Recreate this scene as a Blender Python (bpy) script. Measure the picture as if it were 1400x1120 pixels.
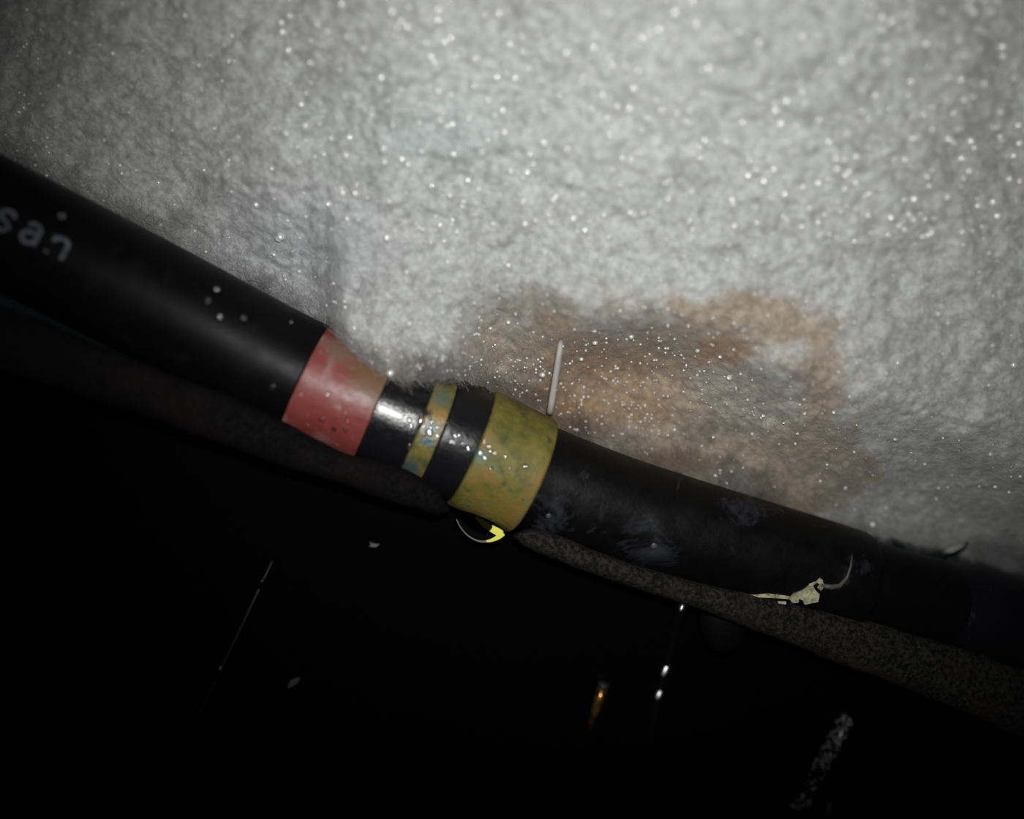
import bpy, bmesh, math, random
import numpy as np
from mathutils import Vector, Matrix
from mathutils.bvhtree import BVHTree

for o in list(bpy.data.objects):
    bpy.data.objects.remove(o)
scene = bpy.context.scene
COL = scene.collection
RNG = np.random.default_rng(7)
random.seed(7)

# ------------------------------------------------------------------ camera
W, H, F = 1400.0, 1120.0, 1150.0            # frame and focal length in pixels
PITCH, ROLL = math.radians(9), math.radians(17)
r0 = Vector((1, 0, 0)); fwd = Vector((0, math.cos(PITCH), math.sin(PITCH)))
u0 = Vector((0, -math.sin(PITCH), math.cos(PITCH)))
cr = r0 * math.cos(ROLL) + u0 * math.sin(ROLL)
cu = -r0 * math.sin(ROLL) + u0 * math.cos(ROLL)
CAM = Vector((0.0, -0.15, 0.10))

def P(px, py, d):
    """point that the photograph shows at (px, py), d millimetres in front of the camera"""
    d = d * 0.001
    return CAM + cr * ((px - W / 2) / F * d) - cu * ((py - H / 2) / F * d) + fwd * d

cam = bpy.data.cameras.new('camera'); camo = bpy.data.objects.new('camera', cam)
COL.objects.link(camo)
M3 = Matrix((cr, cu, -fwd)).transposed()
camo.matrix_world = Matrix.Translation(CAM) @ M3.to_4x4()
cam.sensor_width = 36; cam.lens = 36 * F / W
cam.clip_start = 0.005; cam.clip_end = 20
cam.dof.use_dof = True; cam.dof.focus_distance = 0.150; cam.dof.aperture_fstop = 4.4
scene.camera = camo

# ------------------------------------------------------------------ light: the phone's flash beside the lens
world = bpy.data.worlds.new('world'); scene.world = world; world.use_nodes = True
world.node_tree.nodes['Background'].inputs[0].default_value = (0.6, 0.7, 0.8, 1)
world.node_tree.nodes['Background'].inputs[1].default_value = 0.004
fl = bpy.data.lights.new('flash', 'SPOT'); flo = bpy.data.objects.new('flash', fl); COL.objects.link(flo)
fl.energy = 1.04; fl.shadow_soft_size = 0.0022; fl.color = (0.995, 1.0, 0.985)
fl.spot_size = math.radians(89); fl.spot_blend = 1.0
FLASH = CAM + cu * 0.012 + cr * 0.004
flo.location = FLASH
flo.rotation_euler = (P(815, 370, 130) - FLASH).to_track_quat('-Z', 'Y').to_euler()
vs = scene.view_settings
vs.view_transform = 'Standard'; vs.look = 'None'; vs.exposure = 0.0; vs.gamma = 1.0; vs.use_curve_mapping = False

# ------------------------------------------------------------------ helpers
def new_obj(name, verts, faces, mat, parent=None, origin=None, smooth=True):
    me = bpy.data.meshes.new(name)
    off = Vector(origin) if origin is not None else Vector((0, 0, 0))
    if parent is not None:
        off = Vector(parent['_o'])
    me.from_pydata([tuple(Vector(v) - off) for v in verts], [], faces)
    me.materials.append(mat)
    if smooth:
        me.polygons.foreach_set('use_smooth', [True] * len(me.polygons))
    o = bpy.data.objects.new(name, me); COL.objects.link(o)
    if parent is not None:
        o.parent = parent
        o['_o'] = tuple(parent['_o'])
    else:
        o.location = off
        o['_o'] = tuple(off)
    return o

def np_mesh(name, verts, quads, mat, parent=None, cols=None, smooth=True, tris=False):
    k = 3 if tris else 4
    me = bpy.data.meshes.new(name)
    v = np.asarray(verts, dtype=np.float64)
    if parent is not None:
        v = v - np.array(parent['_o'])
    me.vertices.add(len(v)); me.vertices.foreach_set('co', v.astype(np.float32).ravel())
    q = np.asarray(quads, dtype=np.int32)
    me.loops.add(q.size); me.loops.foreach_set('vertex_index', q.ravel())
    me.polygons.add(len(q)); me.polygons.foreach_set('loop_start', np.arange(0, q.size, k, dtype=np.int32))
    if smooth:
        me.polygons.foreach_set('use_smooth', np.ones(len(q), dtype=bool))
    if cols is not None:
        a = me.color_attributes.new('stain', 'FLOAT_COLOR', 'POINT')
        c = np.ones((len(v), 4), dtype=np.float32); c[:, :3] = cols
        a.data.foreach_set('color', c.ravel())
    me.update(calc_edges=True); me.validate()
    me.materials.append(mat)
    o = bpy.data.objects.new(name, me); COL.objects.link(o)
    if parent is not None:
        o.parent = parent; o['_o'] = tuple(parent['_o'])
    else:
        o['_o'] = (0, 0, 0)
    return o

def empty(name, loc):
    o = bpy.data.objects.new(name, None); COL.objects.link(o)
    o.empty_display_size = 0.005; o.location = loc; o['_o'] = tuple(loc)
    return o

def tag(o, label, cat, group=None):
    o['label'] = label; o['category'] = cat
    if group: o['group'] = group
    return o

def hsh(ix, iy, s):
    n = (ix.astype(np.int64) * 374761393 + iy.astype(np.int64) * 668265263 + s * 974634777) & 0x7fffffff
    n = ((n ^ (n >> 13)) * 1274126177) & 0x7fffffff
    n = n ^ (n >> 16)
    return (n & 0xffff) / 65535.0

def vnoise(x, y, s=0):
    ix = np.floor(x); iy = np.floor(y); fx = x - ix; fy = y - iy
    fx = fx * fx * (3 - 2 * fx); fy = fy * fy * (3 - 2 * fy)
    a = hsh(ix, iy, s); b = hsh(ix + 1, iy, s); c = hsh(ix, iy + 1, s); d = hsh(ix + 1, iy + 1, s)
    return (a * (1 - fx) + b * fx) * (1 - fy) + (c * (1 - fx) + d * fx) * fy

def fbm(x, y, s=0, o=4):
    t = 0; amp = 1; tot = 0
    for k in range(o):
        t = t + amp * vnoise(x * 2 ** k, y * 2 ** k, s + k * 17); tot += amp; amp *= .55
    return t / tot

def sst(a, b, x):
    t = np.clip((x - a) / (b - a), 0, 1); return t * t * (3 - 2 * t)

# --- materials
class N:
    def __init__(s, name, rough=.5, spec=.5, metal=0):
        s.m = bpy.data.materials.new(name); s.m.use_nodes = True
        s.t = s.m.node_tree; s.b = s.t.nodes['Principled BSDF']
        s.b.inputs['Roughness'].default_value = rough
        s.b.inputs['Specular IOR Level'].default_value = spec
        s.b.inputs['Metallic'].default_value = metal
    def n(s, k, **kw):
        x = s.t.nodes.new(k)
        for a, b in kw.items(): setattr(x, a, b)
        return x
    def link(s, a, b): s.t.links.new(a, b)
    def coord(s): 
        if not hasattr(s, 'tc'): s.tc = s.n('ShaderNodeTexCoord')
        return s.tc.outputs['Object']
    def noise(s, scale, detail=3, rough=.6, dist=0):
        x = s.n('ShaderNodeTexNoise'); x.inputs['Scale'].default_value = scale
        x.inputs['Detail'].default_value = detail; x.inputs['Roughness'].default_value = rough
        x.inputs['Distortion'].default_value = dist
        s.link(s.coord(), x.inputs['Vector']); return x.outputs['Fac']
    def ramp(s, fac, stops):
        x = s.n('ShaderNodeValToRGB'); e = x.color_ramp.elements
        while len(e) < len(stops): e.new(.5)
        for el, (p, c) in zip(e, stops):
            el.position = p; el.color = (c, c, c, 1) if not hasattr(c, '__len__') else (*c, 1)
        s.link(fac, x.inputs['Fac']); return x.outputs['Color']
    def mix(s, fac, a, b, mode='MIX'):
        x = s.n('ShaderNodeMix', data_type='RGBA', blend_type=mode)
        for inp, v in ((x.inputs[0], fac), (x.inputs[6], a), (x.inputs[7], b)):
            if hasattr(v, 'is_linked') or hasattr(v, 'links'): s.link(v, inp)
            elif hasattr(v, '__len__'): inp.default_value = (*v, 1)
            else: inp.default_value = v
        return x.outputs[2]
    def color(s, c):
        if hasattr(c, 'links'): s.link(c, s.b.inputs['Base Color'])
        else: s.b.inputs['Base Color'].default_value = (*c, 1)
        return s
    def rough(s, c): s.link(c, s.b.inputs['Roughness']); return s
    def bump(s, h, strength=.3, dist=.0003):
        x = s.n('ShaderNodeBump'); x.inputs['Strength'].default_value = strength
        x.inputs['Distance'].default_value = dist
        s.link(h, x.inputs['Height']); s.link(x.outputs[0], s.b.inputs['Normal']); return s

def near(m, pt, rad, soft=.5):
    """mask: 1 close to a world point, ragged by noise (a stain of its own shape)"""
    g = m.n('ShaderNodeNewGeometry')
    sub = m.n('ShaderNodeVectorMath', operation='DISTANCE'); m.link(g.outputs['Position'], sub.inputs[0])
    sub.inputs[1].default_value = tuple(pt)
    nz = m.noise(900, 2)
    ad = m.n('ShaderNodeMath', operation='MULTIPLY_ADD'); m.link(nz, ad.inputs[0]); ad.inputs[1].default_value = rad * 1.2
    m.link(sub.outputs['Value'], ad.inputs[2])
    mr = m.n('ShaderNodeMapRange'); m.link(ad.outputs[0], mr.inputs[0])
    mr.inputs[1].default_value = rad * (1.6 + soft); mr.inputs[2].default_value = rad * (1.6 - soft)
    mr.inputs[3].default_value = 0; mr.inputs[4].default_value = 1
    return mr.outputs[0]

# ------------------------------------------------------------------ hose path
AX = [(-700, -70, 119), (-350, 118, 127), (-38, 287, 134), (63, 337, 136.5), (234, 424, 140.5), (415, 517, 145),
      (530, 566, 147.5), (648, 614, 150), (726, 650, 151.5), (815, 685, 153.5), (992, 742, 157), (1090, 771, 159),
      (1165, 794, 160.5), (1380, 852, 165), (1700, 938, 171), (2100, 1040, 178)]
_ax = np.array(AX, float)
def cubic(xs, ys, x):
    # Catmull-Rom on uneven knots
    xs = np.asarray(xs, float); ys = np.asarray(ys, float)
    m = np.gradient(ys, xs)
    i = int(np.clip(np.searchsorted(xs, x) - 1, 0, len(xs) - 2)); h = xs[i + 1] - xs[i]; t = (x - xs[i]) / h
    return ((2*t**3-3*t**2+1)*ys[i] + (t**3-2*t**2+t)*h*m[i] + (-2*t**3+3*t**2)*ys[i+1] + (t**3-t**2)*h*m[i+1])
def axis(px):
    return P(px, cubic(_ax[:, 0], _ax[:, 1], px), cubic(_ax[:, 0], _ax[:, 2], px))
def dh(px): return cubic(_ax[:, 0], _ax[:, 2], px)
def frame(px):
    c = axis(px); t = (axis(px + 2) - axis(px - 2)).normalized()
    v = (CAM - c); n = (v - t * v.dot(t)).normalized(); b = t.cross(n)
    return c, t, n, b                       # n faces the camera, b = t x n
def tube(profile, seg=64, cap=True, wob=None):
    """profile: list of (px, radius mm). sweeps a ring along the hose axis"""
    vs_, fs = [], []
    for (px, R) in profile:
        c, t, n, b = frame(px)
        for k in range(seg):
            a = 2 * math.pi * k / seg
            r = R * .001
            if wob: r += wob(px, a) * .001
            vs_.append(c + (n * math.cos(a) + b * math.sin(a)) * r)
    m = len(profile)
    for i in range(m - 1):
        for k in range(seg):
            k2 = (k + 1) % seg
            fs.append((i*seg+k, i*seg+k2, (i+1)*seg+k2, (i+1)*seg+k))
    if cap:
        fs.append(tuple(range(seg))[::-1]); fs.append(tuple((m-1)*seg + k for k in range(seg)))
    return vs_, fs
def rounded(p0, p1, R, e=.6, pxmm=7.6, n=4, mid=6):
    """profile of a collar with rounded edges of e mm"""
    pr = []
    for i in range(n + 1):
        a = math.pi / 2 * i / n
        pr.append((p0 + e * pxmm * (1 - math.sin(a)) * .9, R - e * (1 - math.sin(a)) if False else R - e * (1 - math.sin(a))))
    q0 = []
    for i in range(n + 1):
        a = math.pi / 2 * i / n
        q0.append((p0 + e * pxmm * (1 - math.cos(a)), R - e * (1 - math.sin(a))))
    q1 = [(p1 - (x - p0), r) for x, r in q0][::-1]
    md = [(p0 + e*pxmm + (p1 - p0 - 2*e*pxmm) * i / mid, R) for i in range(1, mid)]
    return [(p0, R * .55)] + q0 + md + q1 + [(p1, R * .55)]

# ------------------------------------------------------------------ materials
m = N('black_rubber', .42, .11)
sc = m.ramp(m.noise(160, 4, .65), [(.55, 0.0), (.72, 1.0)])
m.color(m.mix(sc, (.002, .002, .0023), (.0055, .0055, .0063)))
m.rough(m.ramp(m.noise(300, 3), [(.3, .38), (.7, .5)]))
m.bump(m.noise(1500, 3), .12, .0002)
RUBBER = m.m
m = N('scuffed_rubber', .4, .2)
sc = m.ramp(m.noise(95, 5, .7, .6), [(.57, 0.0), (.72, 1.0)])
m.color(m.mix(sc, (.0018, .0018, .002), (.028, .029, .037)))
m.rough(m.ramp(m.noise(300, 3), [(.3, .36), (.7, .55)])); m.bump(m.noise(1300, 3), .25, .0002)
SCUFF = m.m
m = N('bluish_rubber', .45, .2)
sc = m.ramp(m.noise(120, 5, .7, .8), [(.58, 0.0), (.72, 1.0)])
m.color(m.mix(sc, (.003, .0032, .005), (.026, .028, .038))); m.bump(m.noise(900, 4), .3, .0003)
BLUEBLK = m.m
m = N('gloss_black', .3, .55)
m.color((.006, .006, .007)); m.rough(m.ramp(m.noise(700, 4), [(.3, .16), (.7, .32)])); m.bump(m.noise(1800, 4), .3, .0003); m.b.inputs['Coat Weight'].default_value = .6; m.b.inputs['Coat Roughness'].default_value = .14
GLOSSBLK = m.m
m = N('satin_black', .3, .25)
m.color((.006, .006, .007)); m.rough(m.ramp(m.noise(700, 4), [(.3, .26), (.7, .4)])); m.bump(m.noise(1200, 4), .25, .0003)
SATINBLK = m.m

m = N('corroded_brass', .55, .35)
c = m.mix(m.ramp(m.noise(230, 4, .65), [(.36, 0.), (.62, 1.)]), (.062, .068, .011), (.155, .122, .024))
c = m.mix(m.ramp(m.noise(130, 3, .6), [(.55, 0.), (.68, 1.)]), c, (.175, .108, .025))
c = m.mix(m.ramp(m.noise(420, 4, .7), [(.56, 0.), (.68, .85)]), c, (.035, .036, .008))
c = m.mix(m.ramp(m.noise(110, 2), [(.62, 0.), (.72, .6)]), c, (.07, .115, .05))
c = m.mix(near(m, P(658, 622, 140), .0011), c, (.05, .17, .18))
m.color(c); m.bump(m.noise(1100, 5, .7), .5, .0004); m.rough(m.ramp(m.noise(400), [(.3, .42), (.7, .7)]))
BRASS = m.m

m = N('verdigris_brass', .32, .5)
c = m.mix(m.ramp(m.noise(300, 4, .65), [(.38, 0.), (.6, 1.)]), (.06, .066, .018), (.15, .12, .035))
c = m.mix(near(m, P(577, 566, 140), .0013), c, (.36, .17, .02))
c = m.mix(near(m, P(601, 569, 140), .0013), c, (.22, .12, .025))
c = m.mix(near(m, P(585, 565, 139), .0008), c, (.03, .018, .008))
c = m.mix(near(m, P(602, 549, 142), .0018), c, (.075, .10, .07))
c = m.mix(near(m, P(590, 586, 139), .0007), c, (.06, .16, .165))
c = m.mix(near(m, P(585, 604, 139), .0008), c, (.04, .10, .12))
c = m.mix(near(m, P(560, 640, 141), .0018), c, (.045, .06, .055))
m.color(c); m.bump(m.noise(900, 4, .7), .5, .0004); m.rough(m.ramp(m.noise(500), [(.3, .15), (.7, .45)]))
VERDI = m.m

m = N('red_paint', .42, .45)
c = m.mix(m.ramp(m.noise(210, 3), [(.3, 0.), (.7, 1.)]), (.145, .021, .018), (.18, .036, .030))
haze = m.ramp(m.noise(130, 4, .62, .5), [(.46, 0.), (.62, .75)])
c = m.mix(haze, c, (.225, .135, .135))
c = m.mix(near(m, P(520, 510, 139), .0052, .4), c, (.125, .07, .035))
c = m.mix(near(m, P(470, 475, 139), .0030, .5), c, (.15, .085, .06))
c = m.mix(m.ramp(m.noise(420, 2), [(.68, 0.), (.74, .5)]), c, (.30, .25, .23))
m.color(c); m.bump(m.noise(700, 3), .3, .0003); m.rough(m.ramp(m.noise(260), [(.3, .42), (.7, .65)]))
REDP = m.m

m = N('dusty_black', .85, .1)
dst = m.ramp(m.noise(1700, 3, .7), [(.46, 0.), (.66, 1.)])
c = m.mix(dst, (.0006, .0006, .0007), (.0058, .0055, .006))
c = m.mix(m.ramp(m.noise(60, 3), [(.5, 0.), (.7, .6)]), c, (.007, .0036, .0033))
m.color(c); m.bump(m.noise(1900, 4, .75), .7, .0005)
DUSTY = m.m
m = N('dusty_grey', .85, .12)
dst = m.ramp(m.noise(1200, 3, .75), [(.42, 0.), (.64, 1.)])
c = m.mix(dst, (.0035, .0033, .0033), (.028, .026, .024))
c = m.mix(m.ramp(m.noise(75, 3), [(.5, 0.), (.7, .7)]), c, (.028, .015, .013))
m.color(c); m.bump(m.noise(1700, 4, .75), .7, .0005)
DUSTG = m.m

m = N('panel_black', .22, .25)
m.color((.0011, .0011, .0012)); m.bump(m.noise(60, 2), .08, .0006)
PANEL = m.m

m = N('white_print', .6, .3)
m.color(m.mix(m.ramp(m.noise(420, 4, .7), [(.30, 0.), (.52, 1.)]), (.012, .013, .015), (.09, .094, .12)))
PRINT = m.m

m = N('felt', .9, .1)
at = m.n('ShaderNodeAttribute', attribute_name='stain')
pit = m.ramp(m.noise(640, 5, .72, 0), [(.34, .60), (.62, 1.06)])
c = m.mix(1.0, at.outputs['Color'], pit, 'MULTIPLY')
m.color(c); m.bump(m.noise(900, 4, .7, 0), .5, .0007)
m.b.inputs['Sheen Weight'].default_value = .15
FELT = m.m
m = N('felt_fibre', .55, .3)
at = m.n('ShaderNodeAttribute', attribute_name='stain')
m.color(at.outputs['Color']); m.b.inputs['Alpha'].default_value = .55
FIBRE = m.m

def water(name, rough=.0, tint=(1, 1, 1)):
    m = N(name, rough, .5); m.color(tint)
    m.b.inputs['Transmission Weight'].default_value = 1.0; m.b.inputs['IOR'].default_value = 1.333
    return m.m
WATER = water('water')
def clear(name, rough, ior=2.1):
    m = N(name); t = m.t; t.nodes.remove(m.b)
    tr = m.n('ShaderNodeBsdfTransparent'); gl = m.n('ShaderNodeBsdfGlossy'); gl.inputs['Roughness'].default_value = rough
    fr = m.n('ShaderNodeFresnel'); fr.inputs[0].default_value = ior; mx = m.n('ShaderNodeMixShader')
    m.link(fr.outputs[0], mx.inputs[0]); m.link(tr.outputs[0], mx.inputs[1]); m.link(gl.outputs[0], mx.inputs[2])
    m.link(mx.outputs[0], t.nodes['Material Output'].inputs['Surface']); return m.m
BEADM = clear('water_bead', .12); FAINTB = clear('faint_bead', .2, 1.5)
m = N('dim_bead', .35, .4); m.color((.055, .055, .058)); DIMB = m.m
m = N('water_on_black', .16, 1.0); m.color((.004, .004, .004)); m.b.inputs['Coat Weight'].default_value = 1.0
m.b.inputs['Coat Roughness'].default_value = .12
WETBLK = m.m
m = N('glint_bead', .2, .55); m.color((.42, .42, .41)); m.b.inputs['Coat Weight'].default_value = .25
m.b.inputs['Coat Roughness'].default_value = .1
GLINT = m.m
m = N('pale_strand', .5, .3); m.color((.50, .47, .44)); m.b.inputs['Alpha'].default_value = .55
STRAND = m.m
m = N('bright_refracted_light', .3, .5); m.color((.62, .60, .06)); REFRM = m.m  # yellow light refracted in the drop, put into a surface colour
m = N('pale_tuft', .8, .2); m.color((.19, .19, .18)); TUFTM = m.m
m = N('dim_refracted_light', .4, .4); m.color((.10, .092, .045)); REFRDIM = m.m  # faint rim of light along the drop, put into a surface colour
m = N('bright_water_bead', .42, .5, 1.0); m.color((.95, .95, .95)); HOTBEAD = m.m
m = N('dried_residue', .7, .3)
m.color(m.mix(m.ramp(m.noise(900, 4, .7), [(.35, 0.), (.6, 1.)]), (.12, .10, .055), (.40, .37, .24)))
m.bump(m.noise(1500, 3), .5, .0003)
RESID = m.m
m = N('thin_film', .5, .3); m.color((.06, .055, .048)); FILM = m.m
m = N('grey_metal', .5, .4); m.color((.016, .016, .0155)); GREYM = m.m
m = N('dark_bracket', .7, .05); m.color((.0020, .0020, .0022)); BRACK = m.m
m = N('amber_brass', .22, .5, .9); m.color(m.mix(m.ramp(m.noise(900, 3), [(.4, 0.), (.6, 1.)]), (.10, .045, .008), (.6, .33, .08)))
AMBER = m.m
m = N('grey_scrap', .7, .3); m.color((.10, .10, .10)); SCRAP = m.m
m = N('grit', .25, .8); m.color((.42, .43, .45)); GRIT = m.m

# ------------------------------------------------------------------ setting: black panel and dusty rails
def prism_slab(pts, thick_dir, mat, name):
    n = len(pts)
    vs_ = [Vector(p) for p in pts] + [Vector(p) + thick_dir for p in pts]
    fs = [tuple(range(n)), tuple(range(2*n-1, n-1, -1))] + [(i, n + i, n + (i+1) % n, (i+1) % n) for i in range(n)]
    return new_obj(name, vs_, fs, mat, smooth=False)

# panel plane: passes behind the rail, falls back as it goes down
PN = Vector((0.10, -0.93, -0.36)).normalized()
P0 = P(700, 800, 163)
def on_panel(px, py, lift=0.0):
    d = (P(px, py, 1000) - CAM)
    t = (P0 + PN * lift * .001 - CAM).dot(PN) / d.dot(PN)
    return CAM + d * t
def down_panel():
    g = Vector((0, 0, -1)); return (g - PN * g.dot(PN)).normalized()
DPAN = down_panel(); XPAN = DPAN.cross(PN).normalized()
c0 = P0 - DPAN * .012
panel_pts = [c0 - XPAN*.30, c0 + XPAN*.30, c0 + XPAN*.30 + DPAN*.30, c0 - XPAN*.30 + DPAN*.30]
w = prism_slab(panel_pts, -PN * .004, PANEL, 'wall_lower'); w['kind'] = 'structure'

def rail(name, prof, mat, ends=(True, True), seg=28, power=2.6):
    """prof: list of (px, top_py, bottom_py, forward mm): bar with a soft rectangular section below the hose"""
    vs_, fs = [], []
    xs = [p[0] for p in prof]
    n = int((xs[-1] - xs[0]) / 14)
    rows = []
    for i in range(n + 1):
        px = xs[0] + (xs[-1] - xs[0]) * i / n
        ty = cubic(xs, [p[1] for p in prof], px); by = cubic(xs, [p[2] for p in prof], px)
        fw = cubic(xs, [p[3] for p in prof], px)
        dd = dh(px) - fw
        A = P(px, ty, dd); B = P(px, by, dd)
        s = 1.0
        if ends[0]: s = min(s, math.sqrt(max(0.02, 1 - max(0, 1 - (px - xs[0]) / 26.) ** 2)))
        if ends[1]: s = min(s, math.sqrt(max(0.02, 1 - max(0, 1 - (xs[-1] - px) / 26.) ** 2)))
        cc = (A + B) / 2; up = (A - B) / 2; dep = (cc - CAM).normalized() * .0042
        for k in range(seg):
            a = 2 * math.pi * k / seg
            ca, sa = math.cos(a), math.sin(a)
            ca = math.copysign(abs(ca) ** (2 / power), ca); sa = math.copysign(abs(sa) ** (2 / power), sa)
            wob = 1 + .03 * math.sin(px * .05 + 3 * a) + .02 * math.sin(px * .13)
            vs_.append(cc + up * (sa * s * wob) + dep * (ca * s))
    for i in range(n):
        for k in range(seg):
            k2 = (k + 1) % seg
            fs.append((i*seg+k, (i+1)*seg+k, (i+1)*seg+k2, i*seg+k2))
    fs.append(tuple(range(seg))); fs.append(tuple(n*seg+k for k in range(seg))[::-1])
    o = new_obj(name, vs_, fs, mat); o['kind'] = 'structure'
    return o
rail_l = rail('trim_1', [(-500, 190, 320, 6), (-200, 330, 445, 6), (43, 434, 520, 6), (200, 498, 570, 6), (371, 567, 632, 6),
                         (471, 619, 664, 6), (540, 636, 688, 6), (586, 659, 702, 5), (614, 682, 712, 5)], DUSTY, (False, True))
rail_r = rail('trim_2', [(702, 722, 744, 4), (740, 724, 758, 4), (814, 753, 787, 4), (931, 790, 825, 4), (1073, 820, 878, 5), (1160, 840, 912, 5),
                         (1290, 879, 962, 5), (1400, 914, 1010, 5), (1700, 1010, 1130, 5), (2000, 1100, 1240, 5)], DUSTG, (True, False))

# ------------------------------------------------------------------ hose with its collars
hose = empty('hose', axis(650) - Vector((0, 0, .0115)))
tag(hose, 'black rubber hose with red, black and corroded yellow collars under the white felt', 'hose')
def seg_profile(a, b, R, step=18, r_in=None):
    n = max(2, int((b - a) / step)); return [(a + (b - a) * i / n, R) for i in range(n + 1)]
def part(name, prof, mat, **kw):
    v, f = tube(prof, **kw); return new_obj(name, v, f, mat, parent=hose)
lt = part('tube', seg_profile(-680, 412, 10.05) + [(415.5, 10.03), (416.3, 9.95), (416.8, 9.7), (417, 9.2)], RUBBER)
red = part('sleeve', rounded(410, 512, 9.75, .25), REDP); red['label'] = 'worn red sleeve with pinkish scuffs'
b1 = part('seal_ring', rounded(508, 575, 9.55, .7), GLOSSBLK); b1['label'] = 'glossy wet black ring'
v1 = part('collar', rounded(569, 600, 9.9, .35), VERDI); v1['label'] = 'narrow corroded brass collar with orange and teal spots'
b2 = part('seal_ring', rounded(596, 647, 10.25, .5), SATINBLK); b2['label'] = 'black ring beside the wide yellow collar'
wobf = lambda px, a: .07 * math.sin(3 * a + px * .03) + .05 * math.sin(7 * a + 1)
y1 = part('collar', rounded(643, 727, 11.05, .55), BRASS, seg=96, wob=wobf); y1['label'] = 'wide mottled yellow brass collar'
rt = part('tube', [(722, 9.9)] + seg_profile(726, 1160, 9.75) + [(1164, 9.6), (1167, 9.2), (1168, 8.2)], SCUFF)
part('tube', [(1150, 8.6)] + seg_profile(1165, 1300, 8.6), RUBBER)
part('tube', [(1255, 5.0), (1256, 7.6), (1275, 8.3), (1295, 8.9), (1310, 9.25)] + seg_profile(1320, 2000, 9.4), BLUEBLK)

# lettering: strokes wrapped on the tube, u along the hose (mm), v around (mm, up positive)
def letter(strokes, px0, vmid, mat, w_=.62):
    vs_, fs = [], []
    R = 10.05 + .04
    for st in strokes:
        # smooth the stroke
        pts = [np.array(p, float) for p in st]
        if len(pts) > 2:
            q = []
            for i in range(len(pts) - 1):
                p0 = pts[max(i-1, 0)]; p1 = pts[i]; p2 = pts[i+1]; p3 = pts[min(i+2, len(pts)-1)]
                for t in np.linspace(0, 1, 7)[:-1]:
                    q.append(.5*((2*p1)+(-p0+p2)*t+(2*p0-5*p1+4*p2-p3)*t*t+(-p0+3*p1-3*p2+p3)*t**3))
            q.append(pts[-1]); pts = q
        base = len(vs_)
        for i, p in enumerate(pts):
            d = pts[min(i+1, len(pts)-1)] - pts[max(i-1, 0)]; d = d / (np.hypot(*d) + 1e-9)
            nn = np.array([-d[1], d[0]]) * w_ / 2
            for lay in (0, .05):
                for s in (1, -1):
                    u, v = p + nn * s
                    c, t, n, b = frame(px0 + u * 8.2)
                    a = (v + vmid) / R
                    dirv = n * math.cos(a) - b * math.sin(a) * SGN
                    vs_.append(c + dirv * (R - .06 + lay) * .001)
        for i in range(len(pts) - 1):
            o = base + i * 4
            fs += [(o+2, o+3, o+7, o+6), (o, o+4, o+5, o+1), (o, o+2, o+6, o+4), (o+1, o+5, o+7, o+3)]
        fs += [(base, base+1, base+3, base+2)]; e = base + (len(pts)-1)*4; fs += [(e, e+2, e+3, e+1)]
    return vs_, fs
_c, _t, _n, _b = frame(60)
SGN = 1.0 if (-_b).dot(cu) > 0 else -1.0
GL = {
 's': [[(2.7, 2.5), (2.0, 3.1), (1.0, 3.0), (.55, 2.3), (1.1, 1.75), (2.0, 1.4), (2.5, .8), (1.9, .1), (.9, .0), (.3, .55)]],
 'a': [[(.5, 2.6), (1.2, 3.1), (2.1, 2.9), (2.5, 2.2), (2.5, 1.0), (2.6, .05)], [(2.5, 1.8), (1.4, 1.75), (.5, 1.3), (.5, .5), (1.2, .0), (2.0, .25), (2.5, .9)]],
 'n': [[(.3, 3.0), (.3, 0.0)], [(.3, 2.0), (.9, 2.8), (1.8, 3.0), (2.5, 2.5), (2.6, 1.4), (2.6, 0)]],
}
for ch, px in (('s', 22), ('a', 57), ('n', 92)):
    v, f = letter(GL[ch], px, -.8, PRINT)
    o = new_obj('lettering', v, f, PRINT, parent=hose, smooth=False); o.parent = lt
    o['label'] = 'pale printed letter ' + ch

# ------------------------------------------------------------------ felt pad
BX = [-700, -350, -200, 0, 100, 200, 270, 350, 420, 448, 470, 500, 530, 560, 600, 640, 690, 740, 766, 837, 916, 1014, 1112, 1187, 1300, 1400, 1700, 2000]
BY = [-145, 40, 118, 216, 264, 315, 353, 398, 436, 452, 474, 503, 518, 522, 517, 522, 541, 565, 590, 619, 644, 677, 706, 729, 755, 786, 868, 955]
LX = [-700, 560, 600, 640, 680, 720, 770, 820, 900, 1000, 1100, 1180, 1300, 2000]
LY = [600, 600, 512, 505, 497, 478, 452, 436, 424, 425, 470, 560, 800, 1000]       # lip above the stained pocket
nx, ny = 760, 430
gx = np.linspace(-480, 1880, nx)
top = -380.0
Bp = np.interp(gx, BX, BY) + 5 * (fbm(gx * .03, gx * 0, 3, 4) - .5) + 7 * (fbm(gx * .11, gx * 0, 5, 2) - .5)
wv = np.linspace(0, 1, ny) ** 1.25
PX = np.repeat(gx[None, :], ny, 0)
PY = Bp[None, :] + (top - Bp[None, :]) * wv[:, None]
Hh = Bp[None, :] - PY
lip = np.interp(PX, LX, LY)
dhv = np.array([dh(x) for x in gx])
front = sst(425, 480, gx) * (1 - sst(600, 690, gx))
D0 = (dhv + 2.0) * (1 - front) + (137.0) * front
ref = np.where(True, 139.0, 0)
blend = sst(0, 200, Hh)
Dp = D0[None, :] * (1 - blend) + 137.0 * blend
Dp = Dp - 27 * sst(60, 950, Hh) 
Dp = Dp + 8 * np.clip((650 - PX) / 700, 0, 1.6) ** 1.6 + 14 * np.clip((PX - 900) / 600, 0, 1.5) ** 1.5
pocket = sst(-10, 95, PY - lip) * sst(590, 690, PX) * (1 - sst(820, 1150, PX))
Dp = Dp + pocket * np.clip((dhv + 5)[None, :] - Dp, 0, 30) * .85
edge = np.exp(-Hh / 16.0)
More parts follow.
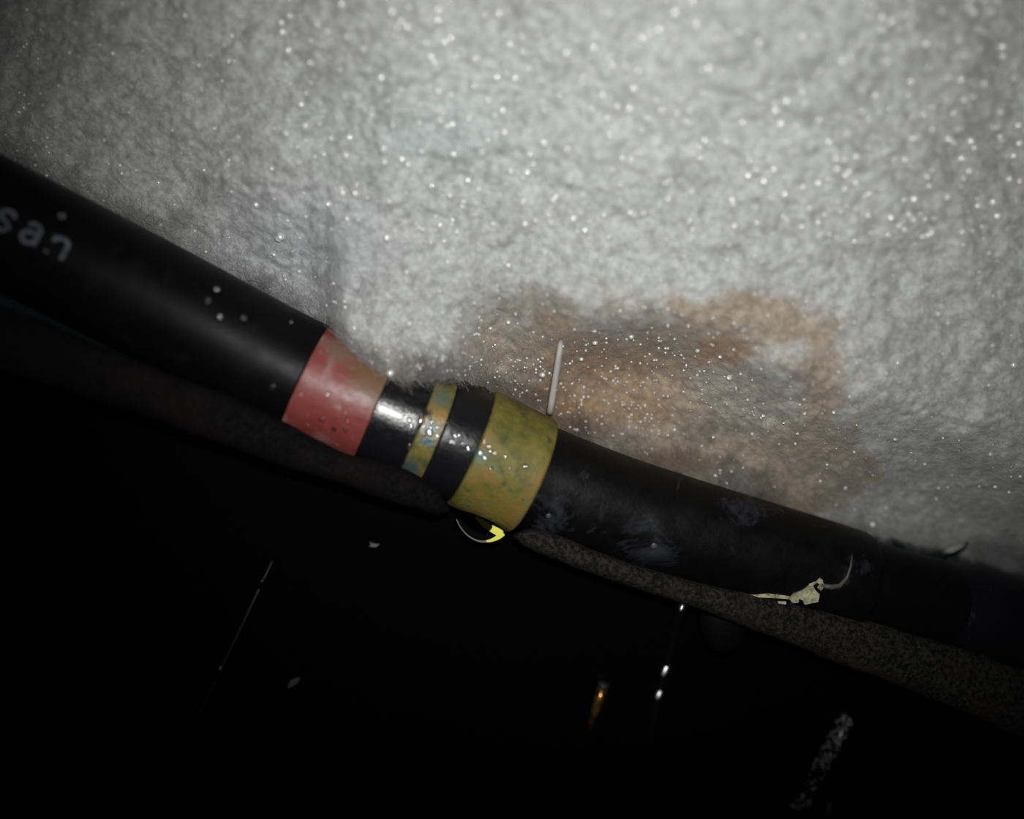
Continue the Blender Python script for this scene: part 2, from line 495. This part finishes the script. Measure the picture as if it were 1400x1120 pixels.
Dp = Dp + 3.2 * edge * (1 - pocket)
big = fbm(PX * .008, PY * .010, 11, 3) - .5
mid = fbm(PX * .035, PY * .042, 23, 3) - .5
fin = fbm(PX * .13, PY * .13, 37, 3) - .5
fade = sst(0, 40, Hh)
Dp = Dp - (6.0 * big * fade + 1.7 * mid * (.4 + .6 * fade) + 0.75 * fin)

cam_np = np.array(CAM); cr_, cu_, fw_ = np.array(cr), np.array(cu), np.array(fwd)
def Pn(px, py, d):
    d = np.asarray(d) * .001
    return cam_np + ((px - W/2)/F*d)[..., None]*cr_ - ((py - H/2)/F*d)[..., None]*cu_ + d[..., None]*fw_
front_pts = Pn(PX, PY, Dp)
# the felt's own stain colours, with some shade at the fold painted in
def felt_colour(px, py):
    n1 = fbm(px*.006, py*.006, 51, 4); n2 = fbm(px*.02, py*.02, 61, 4); n3 = fbm(px*.05, py*.05, 71, 3)
    base = np.stack([.405 + 0*px, .41 + 0*px, .40 + 0*px], -1)
    base *= (.84 + .32*n2)[..., None]
    teal = np.exp(-(((px-600)/110)**2 + ((py-180)/60)**2)) * (.4 + .8*n2)
    base = base*(1-.4*teal[..., None]) + np.array([.32, .42, .415])*.4*teal[..., None]
    pur = np.exp(-(((px-430)/130)**2 + ((py-330)/90)**2)) * .35
    base = base*(1-pur[..., None]) + np.array([.37, .37, .42])*pur[..., None]
    def el(cx, cy, rx, ry, s=.55): 
        q = np.sqrt(((px-cx)/rx)**2 + ((py-cy)/ry)**2) + (n2-.5)*1.0 + (n3-.5)*.5
        return 1 - sst(1-s, 1+s*.4, q)
    # broad tan tide stain
    tan = np.maximum.reduce([el(900, 545, 250, 135, .35), el(1085, 635, 110, 75, .22), el(1040, 440, 110, 40, .5), el(760, 490, 130, 80, .6), el(1115, 520, 45, 110, .5), el(960, 625, 140, 60, .4)])
    tan = np.clip(tan, 0, 1)
    inner = el(1020, 530, 80, 75, .6)                        # paler middle
    tan = tan*(1-.32*inner)
    base = base*(1-.80*tan[..., None]) + np.array([.30, .225, .155])*.80*tan[..., None]
    rust = np.clip(np.maximum.reduce([el(830, 500, 95, 55, .7)*.8, el(985, 480, 45, 22, .6), el(860, 560, 70, 32, .6)*.7, el(770, 560, 70, 50, .7)]), 0, 1) * (.55+.6*n3)
    rust = np.clip(rust, 0, 1)
    base = base*(1-.75*rust[..., None]) + np.array([.27, .15, .065])*.75*rust[..., None]
    dark = np.clip(np.maximum.reduce([el(700, 545, 75, 34, .5), el(780, 585, 60, 26, .6), el(900, 632, 120, 18, .6)]), 0, 1)  # brown stain together with shade painted under the fold and along the hose
    base = base*(1-.7*dark[..., None]) + np.array([.10, .06, .036])*.7*dark[..., None]
    hum = el(560, 500, 120, 26, .6)*.75
    base = base*(1-.6*hum[..., None]) + np.array([.25, .205, .15])*.6*hum[..., None]
    lipb = el(760, 432, 70, 14, .7)*.6  # shading along the edge of the fold, put into the colour
    base = base*(1-.6*lipb[..., None]) + np.array([.22, .17, .12])*.6*lipb[..., None]
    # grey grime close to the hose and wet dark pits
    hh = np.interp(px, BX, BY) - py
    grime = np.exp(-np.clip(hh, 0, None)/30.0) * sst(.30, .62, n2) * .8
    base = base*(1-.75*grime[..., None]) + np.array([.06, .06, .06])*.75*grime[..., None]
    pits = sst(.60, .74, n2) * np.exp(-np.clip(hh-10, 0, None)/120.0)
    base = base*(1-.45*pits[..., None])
    return base
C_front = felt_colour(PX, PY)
# underside and back close the pad
dn = front_pts[0]
under = []
for k, (dd, dy, fy) in enumerate(((1.5, 1.0, -14), (4, 2.0, -27), (8, 2.0, -40), (18, 0.0, -48), (30, -6.0, -50))):
    dd_ = Dp[0] + dd * 1.0
    under.append(Pn(gx, PY[0] + dy * (1 - front) + fy * front, dd_))
back = [Pn(gx, PY[0] - 260, Dp[0] + 34), Pn(gx, PY[0] * 0 + top, Dp[-1] + 30)]
rows = back[::-1] + under[::-1]
nb = len(rows)
allp = np.concatenate([np.stack(rows, 0), front_pts, rows[0][None]], 0)
allc = np.concatenate([np.repeat(C_front[:1], nb, 0), C_front, C_front[-1:]], 0)
NR = allp.shape[0]
idx = np.arange(NR * nx).reshape(NR, nx)
quads = np.stack([idx[:-1, :-1], idx[:-1, 1:], idx[1:, 1:], idx[1:, :-1]], -1).reshape(-1, 4)
pad = empty('insulation_pad', tuple(Pn(np.array(700.), np.array(600.), np.array(160.))))
tag(pad, 'thick white fibrous felt pad with a rusty brown stain above the hose', 'insulation')
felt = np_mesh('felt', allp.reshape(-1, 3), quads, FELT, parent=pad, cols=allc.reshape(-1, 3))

# loose fibres of the felt
NF = 85000
fi = RNG.random(NF); fj = RNG.random(NF)
fj = np.where(RNG.random(NF) < .22, fj * .06, fj ** 1.1)
ii = np.clip((fi * (nx - 3)).astype(int) + 1, 1, nx - 2); jj = np.clip((fj * (ny - 3)).astype(int) + 1, 1, ny - 2)
root = front_pts[jj, ii]
tx = front_pts[jj, ii + 1] - front_pts[jj, ii - 1]; ty = front_pts[jj + 1, ii] - front_pts[jj - 1, ii]
tx /= np.linalg.norm(tx, axis=1, keepdims=True); ty /= np.linalg.norm(ty, axis=1, keepdims=True)
nrm = np.cross(tx, ty); nrm /= np.linalg.norm(nrm, axis=1, keepdims=True)
flip = np.sign(((cam_np - root) * nrm).sum(1)); nrm *= flip[:, None]
ang = RNG.random(NF) * 2 * np.pi
curv = RNG.normal(0, .8, NF)
Lf = RNG.uniform(.0008, .0030, NF) * np.where(fj < .05, 1.7, 1.0)
wd = RNG.uniform(.000015, .00005, NF)
K = 5
side0 = None
pts = []; cur = root + nrm * RNG.uniform(-.0002, .0003, NF)[:, None]
lift = RNG.normal(.05, .16, NF)
for k in range(K):
    a = ang + curv * (k / (K - 1))
    d = tx * np.cos(a)[:, None] + ty * np.sin(a)[:, None] + nrm * (lift * (1 - 1.2 * k / (K - 1)))[:, None]
    pts.append((cur.copy(), d.copy()))
    cur = cur + d * (Lf / (K - 1))[:, None]
fv = np.zeros((NF, K, 2, 3))
tilt = RNG.normal(0, .5, NF)
for k in range(K):
    p, d = pts[k]
    s = np.cross(d, nrm); s /= (np.linalg.norm(s, axis=1, keepdims=True) + 1e-9)
    s = s * np.cos(tilt)[:, None] + nrm * np.sin(tilt)[:, None]
    tp = wd * (1.0 if 0 < k < K - 1 else .5)
    fv[:, k, 0] = p + s * tp[:, None]; fv[:, k, 1] = p - s * tp[:, None]
fidx = np.arange(NF * K * 2).reshape(NF, K, 2)
fq = np.stack([fidx[:, :-1, 0], fidx[:, :-1, 1], fidx[:, 1:, 1], fidx[:, 1:, 0]], -1).reshape(-1, 4)
fc = np.clip(C_front[jj, ii] * RNG.uniform(.7, 1.15, NF)[:, None], 0, .95)
fc = np.repeat(fc, K * 2, 0)
fib = np_mesh('fibres', fv.reshape(-1, 3), fq, FIBRE, parent=pad, cols=fc)
fib['kind'] = 'stuff'; fib['label'] = 'fine loose white fibres'

tf = [P(1291, 755, 163), P(1300, 752, 162), P(1312, 747, 162), P(1323, 742, 163.5)]
# tiny beads of water caught in the felt
def octs():
    bm = bmesh.new(); bmesh.ops.create_icosphere(bm, subdivisions=1, radius=1)
    bm.verts.ensure_lookup_table()
    v = np.array([x.co[:] for x in bm.verts]); f = np.array([[q.index for q in p.verts] for p in bm.faces]); bm.free(); return v, f
ov, of = octs()
bm = bmesh.new(); bmesh.ops.create_icosphere(bm, subdivisions=2, radius=1)
sv = np.array([x.co[:] for x in bm.verts]); bm.verts.index_update(); sf = np.array([[q.index for q in p.verts] for p in bm.faces]); bm.free()
cand = []
def inreg(n_, fx, fy, rad):
    for _ in range(n_):
        x = fx(); y = fy()
        b = np.interp(x, BX, BY)
        if y > b - 3: continue
        i = int(np.clip(np.searchsorted(gx, x), 1, nx - 2))
        j = int(np.clip(np.searchsorted(-PY[:, i], -y), 1, ny - 2))
        cand.append((front_pts[j, i], rad()))
inreg(3200, lambda: random.uniform(-300, 1700), lambda: random.uniform(-250, 700), lambda: random.uniform(.05, .13) * .001)
inreg(1500, lambda: random.uniform(-300, 1700), lambda: random.uniform(-250, 700), lambda: random.uniform(.08, .36) * .001)
inreg(380, lambda: random.uniform(-200, 1600), lambda: random.uniform(-200, 520), lambda: random.uniform(.22, .5) * .001)
inreg(650, lambda: random.uniform(380, 1400), lambda: random.uniform(-200, 330), lambda: random.uniform(.3, .75) * .001)
inreg(260, lambda: random.gauss(860, 150), lambda: random.gauss(530, 70), lambda: random.uniform(.12, .26) * .001)
inreg(150, lambda: random.uniform(640, 900), lambda: random.uniform(490, 600), lambda: random.uniform(.12, .27) * .001)
inreg(120, lambda: random.uniform(480, 660), lambda: random.uniform(420, 515), lambda: random.uniform(.12, .26) * .001)
bc = np.array([c for c, r in cand]); br = np.array([r for c, r in cand])
tocam = cam_np - bc; tocam /= np.linalg.norm(tocam, axis=1, keepdims=True)
bc = bc + tocam * (br * .6 + .0002)[:, None]
nz = tocam + RNG.normal(0, .16, tocam.shape); nz /= np.linalg.norm(nz, axis=1, keepdims=True)
nxa = np.cross(nz, np.array([.3, .5, .8])); nxa /= np.linalg.norm(nxa, axis=1, keepdims=True); nya = np.cross(nz, nxa)
bv = bc[:, None, :] + br[:, None, None] * (sv[None, :, 0:1] * nxa[:, None] + sv[None, :, 1:2] * nya[:, None] + .33 * sv[None, :, 2:3] * nz[:, None])
bf = (sf[None] + (np.arange(len(bc)) * len(sv))[:, None, None]).reshape(-1, 3)
beads = np_mesh('water_beads', bv.reshape(-1, 3), bf, GLINT, parent=pad, tris=True)
beads['kind'] = 'stuff'; beads['label'] = 'glinting specks of water caught in the felt'

# ------------------------------------------------------------------ hit test helper
bpy.context.view_layer.update()
def bvh(o):
    mw = o.matrix_world
    return BVHTree.FromPolygons([mw @ v.co for v in o.data.vertices], [tuple(p.vertices) for p in o.data.polygons])
TREES = {id(o): bvh(o) for o in (lt, red, b1, v1, b2, y1, rt, rail_r, rail_l)}
def hit(px, py, objs):
    d = (P(px, py, 100) - CAM).normalized(); best = None
    for o in objs:
        loc, nrm_, i, dist = TREES[id(o)].ray_cast(CAM, d)
        if loc is not None and (best is None or dist < best[2]):
            if nrm_.dot(d) > 0: nrm_ = -nrm_
            best = (loc, nrm_, dist)
    return best

def blob(name, c, axes, mat, sub=3, parent=None, sag=None):
    bm_ = bmesh.new(); bmesh.ops.create_icosphere(bm_, subdivisions=sub, radius=1)
    vs_ = []
    for v in bm_.verts:
        p = v.co.copy()
        if sag: p = sag(p)
        vs_.append(Vector(c) + axes[0]*p.x + axes[1]*p.y + axes[2]*p.z)
    bm_.verts.index_update(); fs = [tuple(q.index for q in f.verts) for f in bm_.faces]; bm_.free()
    return new_obj(name, vs_, fs, mat, parent=parent, origin=None if parent else c)

# light refracted in the drop, shaped as bright and dim yellow ribbons
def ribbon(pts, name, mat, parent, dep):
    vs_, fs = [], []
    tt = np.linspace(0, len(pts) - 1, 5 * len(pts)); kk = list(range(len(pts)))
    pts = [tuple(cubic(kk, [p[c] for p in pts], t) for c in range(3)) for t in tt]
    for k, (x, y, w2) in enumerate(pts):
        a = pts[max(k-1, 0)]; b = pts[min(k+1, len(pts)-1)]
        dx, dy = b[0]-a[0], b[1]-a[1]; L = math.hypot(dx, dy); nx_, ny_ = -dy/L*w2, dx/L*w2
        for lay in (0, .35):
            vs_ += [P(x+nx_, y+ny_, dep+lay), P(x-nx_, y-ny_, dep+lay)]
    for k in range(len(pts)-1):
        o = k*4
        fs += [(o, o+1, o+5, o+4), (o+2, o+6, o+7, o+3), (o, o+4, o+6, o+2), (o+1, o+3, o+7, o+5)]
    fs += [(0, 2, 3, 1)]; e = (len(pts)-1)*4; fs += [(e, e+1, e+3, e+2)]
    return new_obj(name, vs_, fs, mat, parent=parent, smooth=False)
refr1 = ribbon([(651, 707, 2), (660, 715, 3.5), (671, 722, 4.5), (682, 728, 5), (687, 730, 3.5)], 'lip', REFRM, hose, 145.8); refr1.parent = y1  # light refracted in the drop, built as a bright ribbon
refr1['label'] = 'bright yellow crescent shaped as the light refracted in the water drop'
refr2 = ribbon([(688, 729, 3.5), (682, 734, 3.2), (673, 738.5, 2.2), (665, 740.3, 1.4)], 'lip', REFRM, hose, 146.2); refr2.parent = y1  # more of the drop's refracted light, built as a bright ribbon
refr3 = ribbon([(666, 740, 1.4), (659, 740.5, 1.2), (650, 738.5, .9), (638, 731, .7), (629, 720, .6), (624, 710, .5)], 'lip', REFRDIM, hose, 146.2); refr3.parent = y1  # the drop's thin rim of light, built as a dim ribbon
# the big hanging drop
L1 = (P(692, 735, 150.5) - P(622, 697, 150.5)); L1n = L1.normalized()
gdn = (Vector((0, 0, -1)) - L1n * Vector((0, 0, -1)).dot(L1n)).normalized(); dn3 = L1n.cross(gdn)
dc = P(657.5, 713, 149.5)
drop = blob('water_drop', dc, (L1n*.0047, gdn*.0034, dn3*.0042), WATER, 4,
            sag=lambda p: Vector((p.x*(1 - .10*max(p.y, 0)), p.y, p.z)))
drop.cycles.is_caustics_caster = True; y1.cycles.is_caustics_receiver = True; fl.cycles.is_caustics_light = True
tag(drop, 'large clear water drop hanging from the underside of the wide yellow collar', 'water drop')

def surf_axes(n_, r, flat=.32, stretch=1.0, dirv=None):
    g = Vector((0, 0, -1)) if dirv is None else dirv
    a = (g - n_ * g.dot(n_)).normalized(); b = n_.cross(a)
    return (a*r*stretch, b*r, n_*r*flat)
ORD = ['first', 'second', 'third', 'fourth', 'fifth', 'sixth', 'seventh', 'eighth', 'ninth']
def ordered(spots, objs, label, group, mat=None):
    for k, (px, py, r) in enumerate(sorted(spots)):
        droplet(px, py, r, objs, label + ', ' + ORD[k] + ' from the left', group, mat or BEADM)
def droplet(px, py, r, objs, label, group=None, mat=BEADM):
    h = hit(px, py, objs)
    if h is None: return
    o = blob('water_droplet', h[0] + h[1]*r*.0003, surf_axes(h[1], r*.001), mat, 2)
    tag(o, label, 'water droplet', group)
FIT = (red, b1, v1, b2, y1)
ordered(((657, 620, .45), (663, 626, .45), (668, 611, .38), (670, 617, .34), (676, 620, .36), (691, 624, .34), (671, 639, .40), (662, 604, .32), (697, 641, .26)), (y1,), 'tiny droplet on the left half of the yellow collar', 'droplets on the wide yellow collar')
droplet(718, 638, .48, (y1,), 'single water droplet near the right rim of the wide yellow collar')
droplet(640, 613, .50, (b2, y1), 'brightest water droplet on the black ring against the yellow collar')
ordered(((611, 579, .36), (627, 595, .46), (617, 604, .44), (622, 596, .38), (621, 606, .32), (632, 606, .3)), (b2,), 'tiny droplet on the black ring between the brass collars', 'droplets on the black ring')
droplet(576, 575, .75, (v1, b1), 'upper large bright water droplet on the narrow corroded collar')
droplet(587, 591, .75, (v1, b2), 'lower large bright water droplet on the narrow corroded collar')
droplet(560, 610, .55, (v1, b1), 'lone droplet low on the left edge of the narrow corroded collar')
ordered(((574, 584, .5), (589, 585, .42), (590, 577, .45), (598, 585, .4), (598, 596, .4), (579, 583, .4)), (v1, b2), 'tiny clustered droplet on the narrow corroded collar', 'droplets on the narrow collar')
ordered(((560, 575, .5), (562, 583, .46), (553, 571, .36), (547, 563, .32), (556, 568, .3)), (b1, v1), 'tiny droplet on the glossy black ring', 'droplets on the glossy ring')
ordered(((440, 573, .5), (475, 575, .42), (457, 586, .45), (473, 587, .4), (448, 540, .5)), (red,), 'faint water droplet on the worn red sleeve', 'droplets on the red sleeve', FAINTB)
ordered(((373, 529, .5), (301, 434, .5), (333, 435, .5), (296, 396, .6), (284, 412, .5), (84, 296, .6), (398, 441, .4)), (lt,), 'small droplet on the hose left of the red sleeve', 'droplets on the left hose')
ordered(((894, 746, .6), (750, 705, .5)), (rt,), 'small pale droplet low on the right hose', 'droplets on the right hose', DIMB)
def felt_pt(x, y):
    i = int(np.clip(np.searchsorted(gx, x), 1, nx - 2)); j = int(np.clip(np.searchsorted(-PY[:, i], -y), 1, ny - 2))
    return Vector(front_pts[j, i])
for px, py, r, lab in ((533, 511, .62, 'bright bluish water droplet at the felt edge above the glossy black ring'),
                       (740, 514, .50, 'bright water droplet on the brown felt left of the pale strand'),
                       (1191, 718, .62, 'bright water droplet on the felt edge far right of the collar'),
                       (349, 281, .55, 'yellowish bright droplet on the felt above the left hose')):
    p = felt_pt(px, py); n_ = (CAM - p).normalized()
    tag(blob('water_droplet', p + n_ * .0009, surf_axes(n_, r*.001), GLINT, 2), lab, 'water droplet')

# thin pale strand falling from the felt to the collar
def sweep(name, pts, radii, mat, parent=None, seg=10):
    vs_, fs = [], []
    for i, p in enumerate(pts):
        t = (pts[min(i+1, len(pts)-1)] - pts[max(i-1, 0)]).normalized()
        a = t.cross(fwd).normalized(); b = t.cross(a)
        for k in range(seg):
            an = 2*math.pi*k/seg
            vs_.append(p + (a*math.cos(an) + b*math.sin(an)) * radii[i])
    for i in range(len(pts)-1):
        for k in range(seg):
            k2 = (k+1) % seg
            fs.append((i*seg+k, i*seg+k2, (i+1)*seg+k2, (i+1)*seg+k))
    fs.append(tuple(range(seg))[::-1]); fs.append(tuple((len(pts)-1)*seg+k for k in range(seg)))
    return new_obj(name, vs_, fs, mat, parent=parent, origin=None if parent else pts[-1])
h = hit(752, 566, (y1,))
endp = h[0] if h else P(752, 564, 148)
st0 = felt_pt(766, 466)
dE = (endp - CAM).dot(fwd) * 1000
pp = [st0] + [P(766 - 14*t, 474 + 90*t, 141 + (dE - 141) * t) for t in (.0, .2, .4, .6, .8)] + [endp]
tag(sweep('strand', pp, [.00045, .0005, .00052, .00054, .00056, .0006, .0006], STRAND),
    'thin pale strand hanging from the felt down to the yellow collar', 'strand')

sweep('tuft', tf, [.0004, .0007, .0006, .0002], TUFTM, parent=pad)
# ------------------------------------------------------------------ dried residue on the hose
res = empty('residue', P(1095, 815, 150))
tag(res, 'crusty cream residue stuck between the right hose and the grey rail', 'residue')
def plate(outline, depth, thick, name, mat, parent, holes=()):
    # outline in the photograph's plane at depth mm -> small lumpy plate with thickness
    bm_ = bmesh.new()
    vs_ = [bm_.verts.new(P(x, y, depth) - Vector(parent['_o'])) for x, y in outline]
    f = bm_.faces.new(vs_)
    r = bmesh.ops.extrude_face_region(bm_, geom=[f])
    for v in r['geom']:
        if isinstance(v, bmesh.types.BMVert): v.co += -fwd * thick * .001
    bmesh.ops.triangulate(bm_, faces=bm_.faces[:])
    bmesh.ops.recalc_face_normals(bm_, faces=bm_.faces[:])
    me = bpy.data.meshes.new(name); bm_.to_mesh(me); bm_.free(); me.materials.append(mat)
    o = bpy.data.objects.new(name, me); COL.objects.link(o); o.parent = parent; o['_o'] = tuple(parent['_o'])
    return o
plate([(1078, 818), (1084, 811), (1096, 806), (1104, 799), (1109, 791), (1116, 787), (1123, 792), (1125, 801), (1121, 807), (1116, 803), (1119, 798), (1115, 796),
       (1110, 800), (1113, 806), (1119, 812), (1117, 822), (1108, 824), (1099, 826), (1096, 820), (1091, 818), (1090, 823), (1082, 824)], 149.9, .6, 'crust', RESID, res)
for pl in ([(1080, 815), (1066, 813), (1050, 811), (1030, 813), (1012, 811), (1013, 814), (1032, 816), (1052, 817), (1068, 818), (1079, 819)],
           [(1060, 806), (1066, 801), (1073, 801), (1072, 806), (1064, 809)],
           [(1063, 822), (1074, 822), (1074, 826), (1064, 825)],
           [(1077, 790), (1082, 788), (1084, 793), (1079, 795)]):
    plate(pl, 150.6, .35, 'crumb', RESID, res)
fp = [P(1122, 800, 149.6), P(1136, 803, 149.6), P(1148, 801, 149.6), P(1158, 790, 149.7), P(1163, 775, 149.8), P(1165, 760, 150)]
sweep('film', fp, [.0004, .0005, .00042, .0003, .00022, .0001], FILM, parent=res)

# lug under the grey rail
lug = blob('trim_3', P(988, 848, 158), (cr*.0043, cu*.0062, fwd*.003), BRACK, 3); lug['kind'] = 'structure'

# ------------------------------------------------------------------ things on the black panel
def panel_axes(r, sx, sy, sz): return (XPAN*sx*.001, DPAN*sy*.001, PN*sz*.001)
# water runs off the rail
run_pts = [P(938, 806, 152), P(933, 826, 153.5), P(926, 850, 156.5), on_panel(916, 890, .6), on_panel(903, 940, .5), on_panel(893, 985, .4), on_panel(886, 1030, .3)]
run = sweep('water_run', run_pts, [.0019, .0013, .0009, .0007, .0006, .0005, .0003], WETBLK)
tag(run, 'thin water trickle running from the grey rail down the black panel', 'water')
for px, py, rx, ry, lab in ((932, 831, .42, .75, 'glinting water bead at the top of the trickle, just below the rail'),
                            (910, 915, .55, 1.6, 'long glinting water bead in the middle of the trickle'),
                            (901, 949, .6, 1.25, 'lowest glinting water bead of the trickle')):
    p = P(px, py, 151.5) if py < 850 else on_panel(px, py, .9)
    n_ = (CAM - p).normalized(); a = (DPAN - n_*DPAN.dot(n_)).normalized(); b = n_.cross(a)
    tag(blob('water_bead', p, (b*rx*.001, a*ry*.001, n_*rx*.001), HOTBEAD, 3), lab, 'water bead')
# thin metal wire with two dark clips and its bracket
wire = empty('wire', on_panel(316, 890, .5)); tag(wire, 'thin straight grey wire running down the black panel at lower left', 'wire')
sweep('rod', [on_panel(372, 768, .5), on_panel(316, 886, .5), on_panel(257, 1008, .5)], [.00016]*3, GREYM, parent=wire, seg=8)
for (a, b) in (((360, 791), (353, 804)), ((303, 911), (295, 927))):
    sweep('clip', [on_panel(*a, .6), on_panel(*b, .6)], [.0004, .0004], PANEL, parent=wire, seg=8)
plate([(355, 748), (393, 760), (387, 776), (362, 768)], 172, .6, 'bracket', BRACK, wire)
def scrap(outline, lab, depth_pt, mat=SCRAP):
    c = on_panel(*depth_pt, .4); e = empty('scrap', c)
    plate(outline, (c - CAM).dot(fwd)*1000, .3, 'flake', mat, e)
    tag(e, lab, 'debris')
scrap([(505, 741), (511, 743), (519, 744), (514, 748), (505, 747), (508, 744)], 'tiny grey torn flake on the black panel below the glossy ring', (512, 745))
m = N('dim_scrap', .7, .3); m.color((.03, .03, .03))
scrap([(394, 938), (398, 930), (405, 927), (411, 926), (408, 932), (402, 937), (396, 940)], 'dim curled grey flake low on the black panel right of the wire', (402, 933), m.m)
# amber pin
pin = empty('pin', on_panel(805, 1000, .8)); tag(pin, 'slender amber brass pin on the black panel below the rail', 'pin')
sweep('shank', [on_panel(824, 940, 1.0), on_panel(816, 966, 1.0), on_panel(805, 998, .8)], [.0010, .0010, .0005], AMBER, parent=pin, seg=16)
sweep('head', [on_panel(826, 934, 1.0), on_panel(824.5, 939, 1.0)], [.0010, .0013], GREYM, parent=pin, seg=16)
# gritty ridge at lower right
rid = empty('ridge', on_panel(1120, 1050, .5)); tag(rid, 'sparkling gritty strip on the black panel at lower right', 'grit')
rp = [on_panel(1162, 975, .3), on_panel(1140, 1028, .3), on_panel(1112, 1085, .3), on_panel(1085, 1140, .3)]
sweep('strip', rp, [.0008, .0022, .002, .0022], PANEL, parent=rid, seg=12)
gv = []; gf = []
for k in range(260):
    t = random.random() ** 1.2; q = random.uniform(-1, 1)
    px = 1158 - 66*t + q*10; py = 980 + 128*t + q*5
    if py > 1052 and random.random() < .6: continue
    c = on_panel(px, py, 2.3); r = random.uniform(.05, .12)*.001
    gf.append(of + len(gv)*len(ov)); gv.append(np.array(c) + ov*r)
g = np_mesh('grains', np.concatenate(gv), np.concatenate(gf), GRIT, parent=rid, tris=True, smooth=False)
g['kind'] = 'stuff'
sweep('bristle', [on_panel(1134, 1098, .6), on_panel(1130, 1125, .6)], [.0002, .0002], GREYM, parent=rid, seg=6)

for o in bpy.data.objects:
    if '_o' in o: del o['_o']
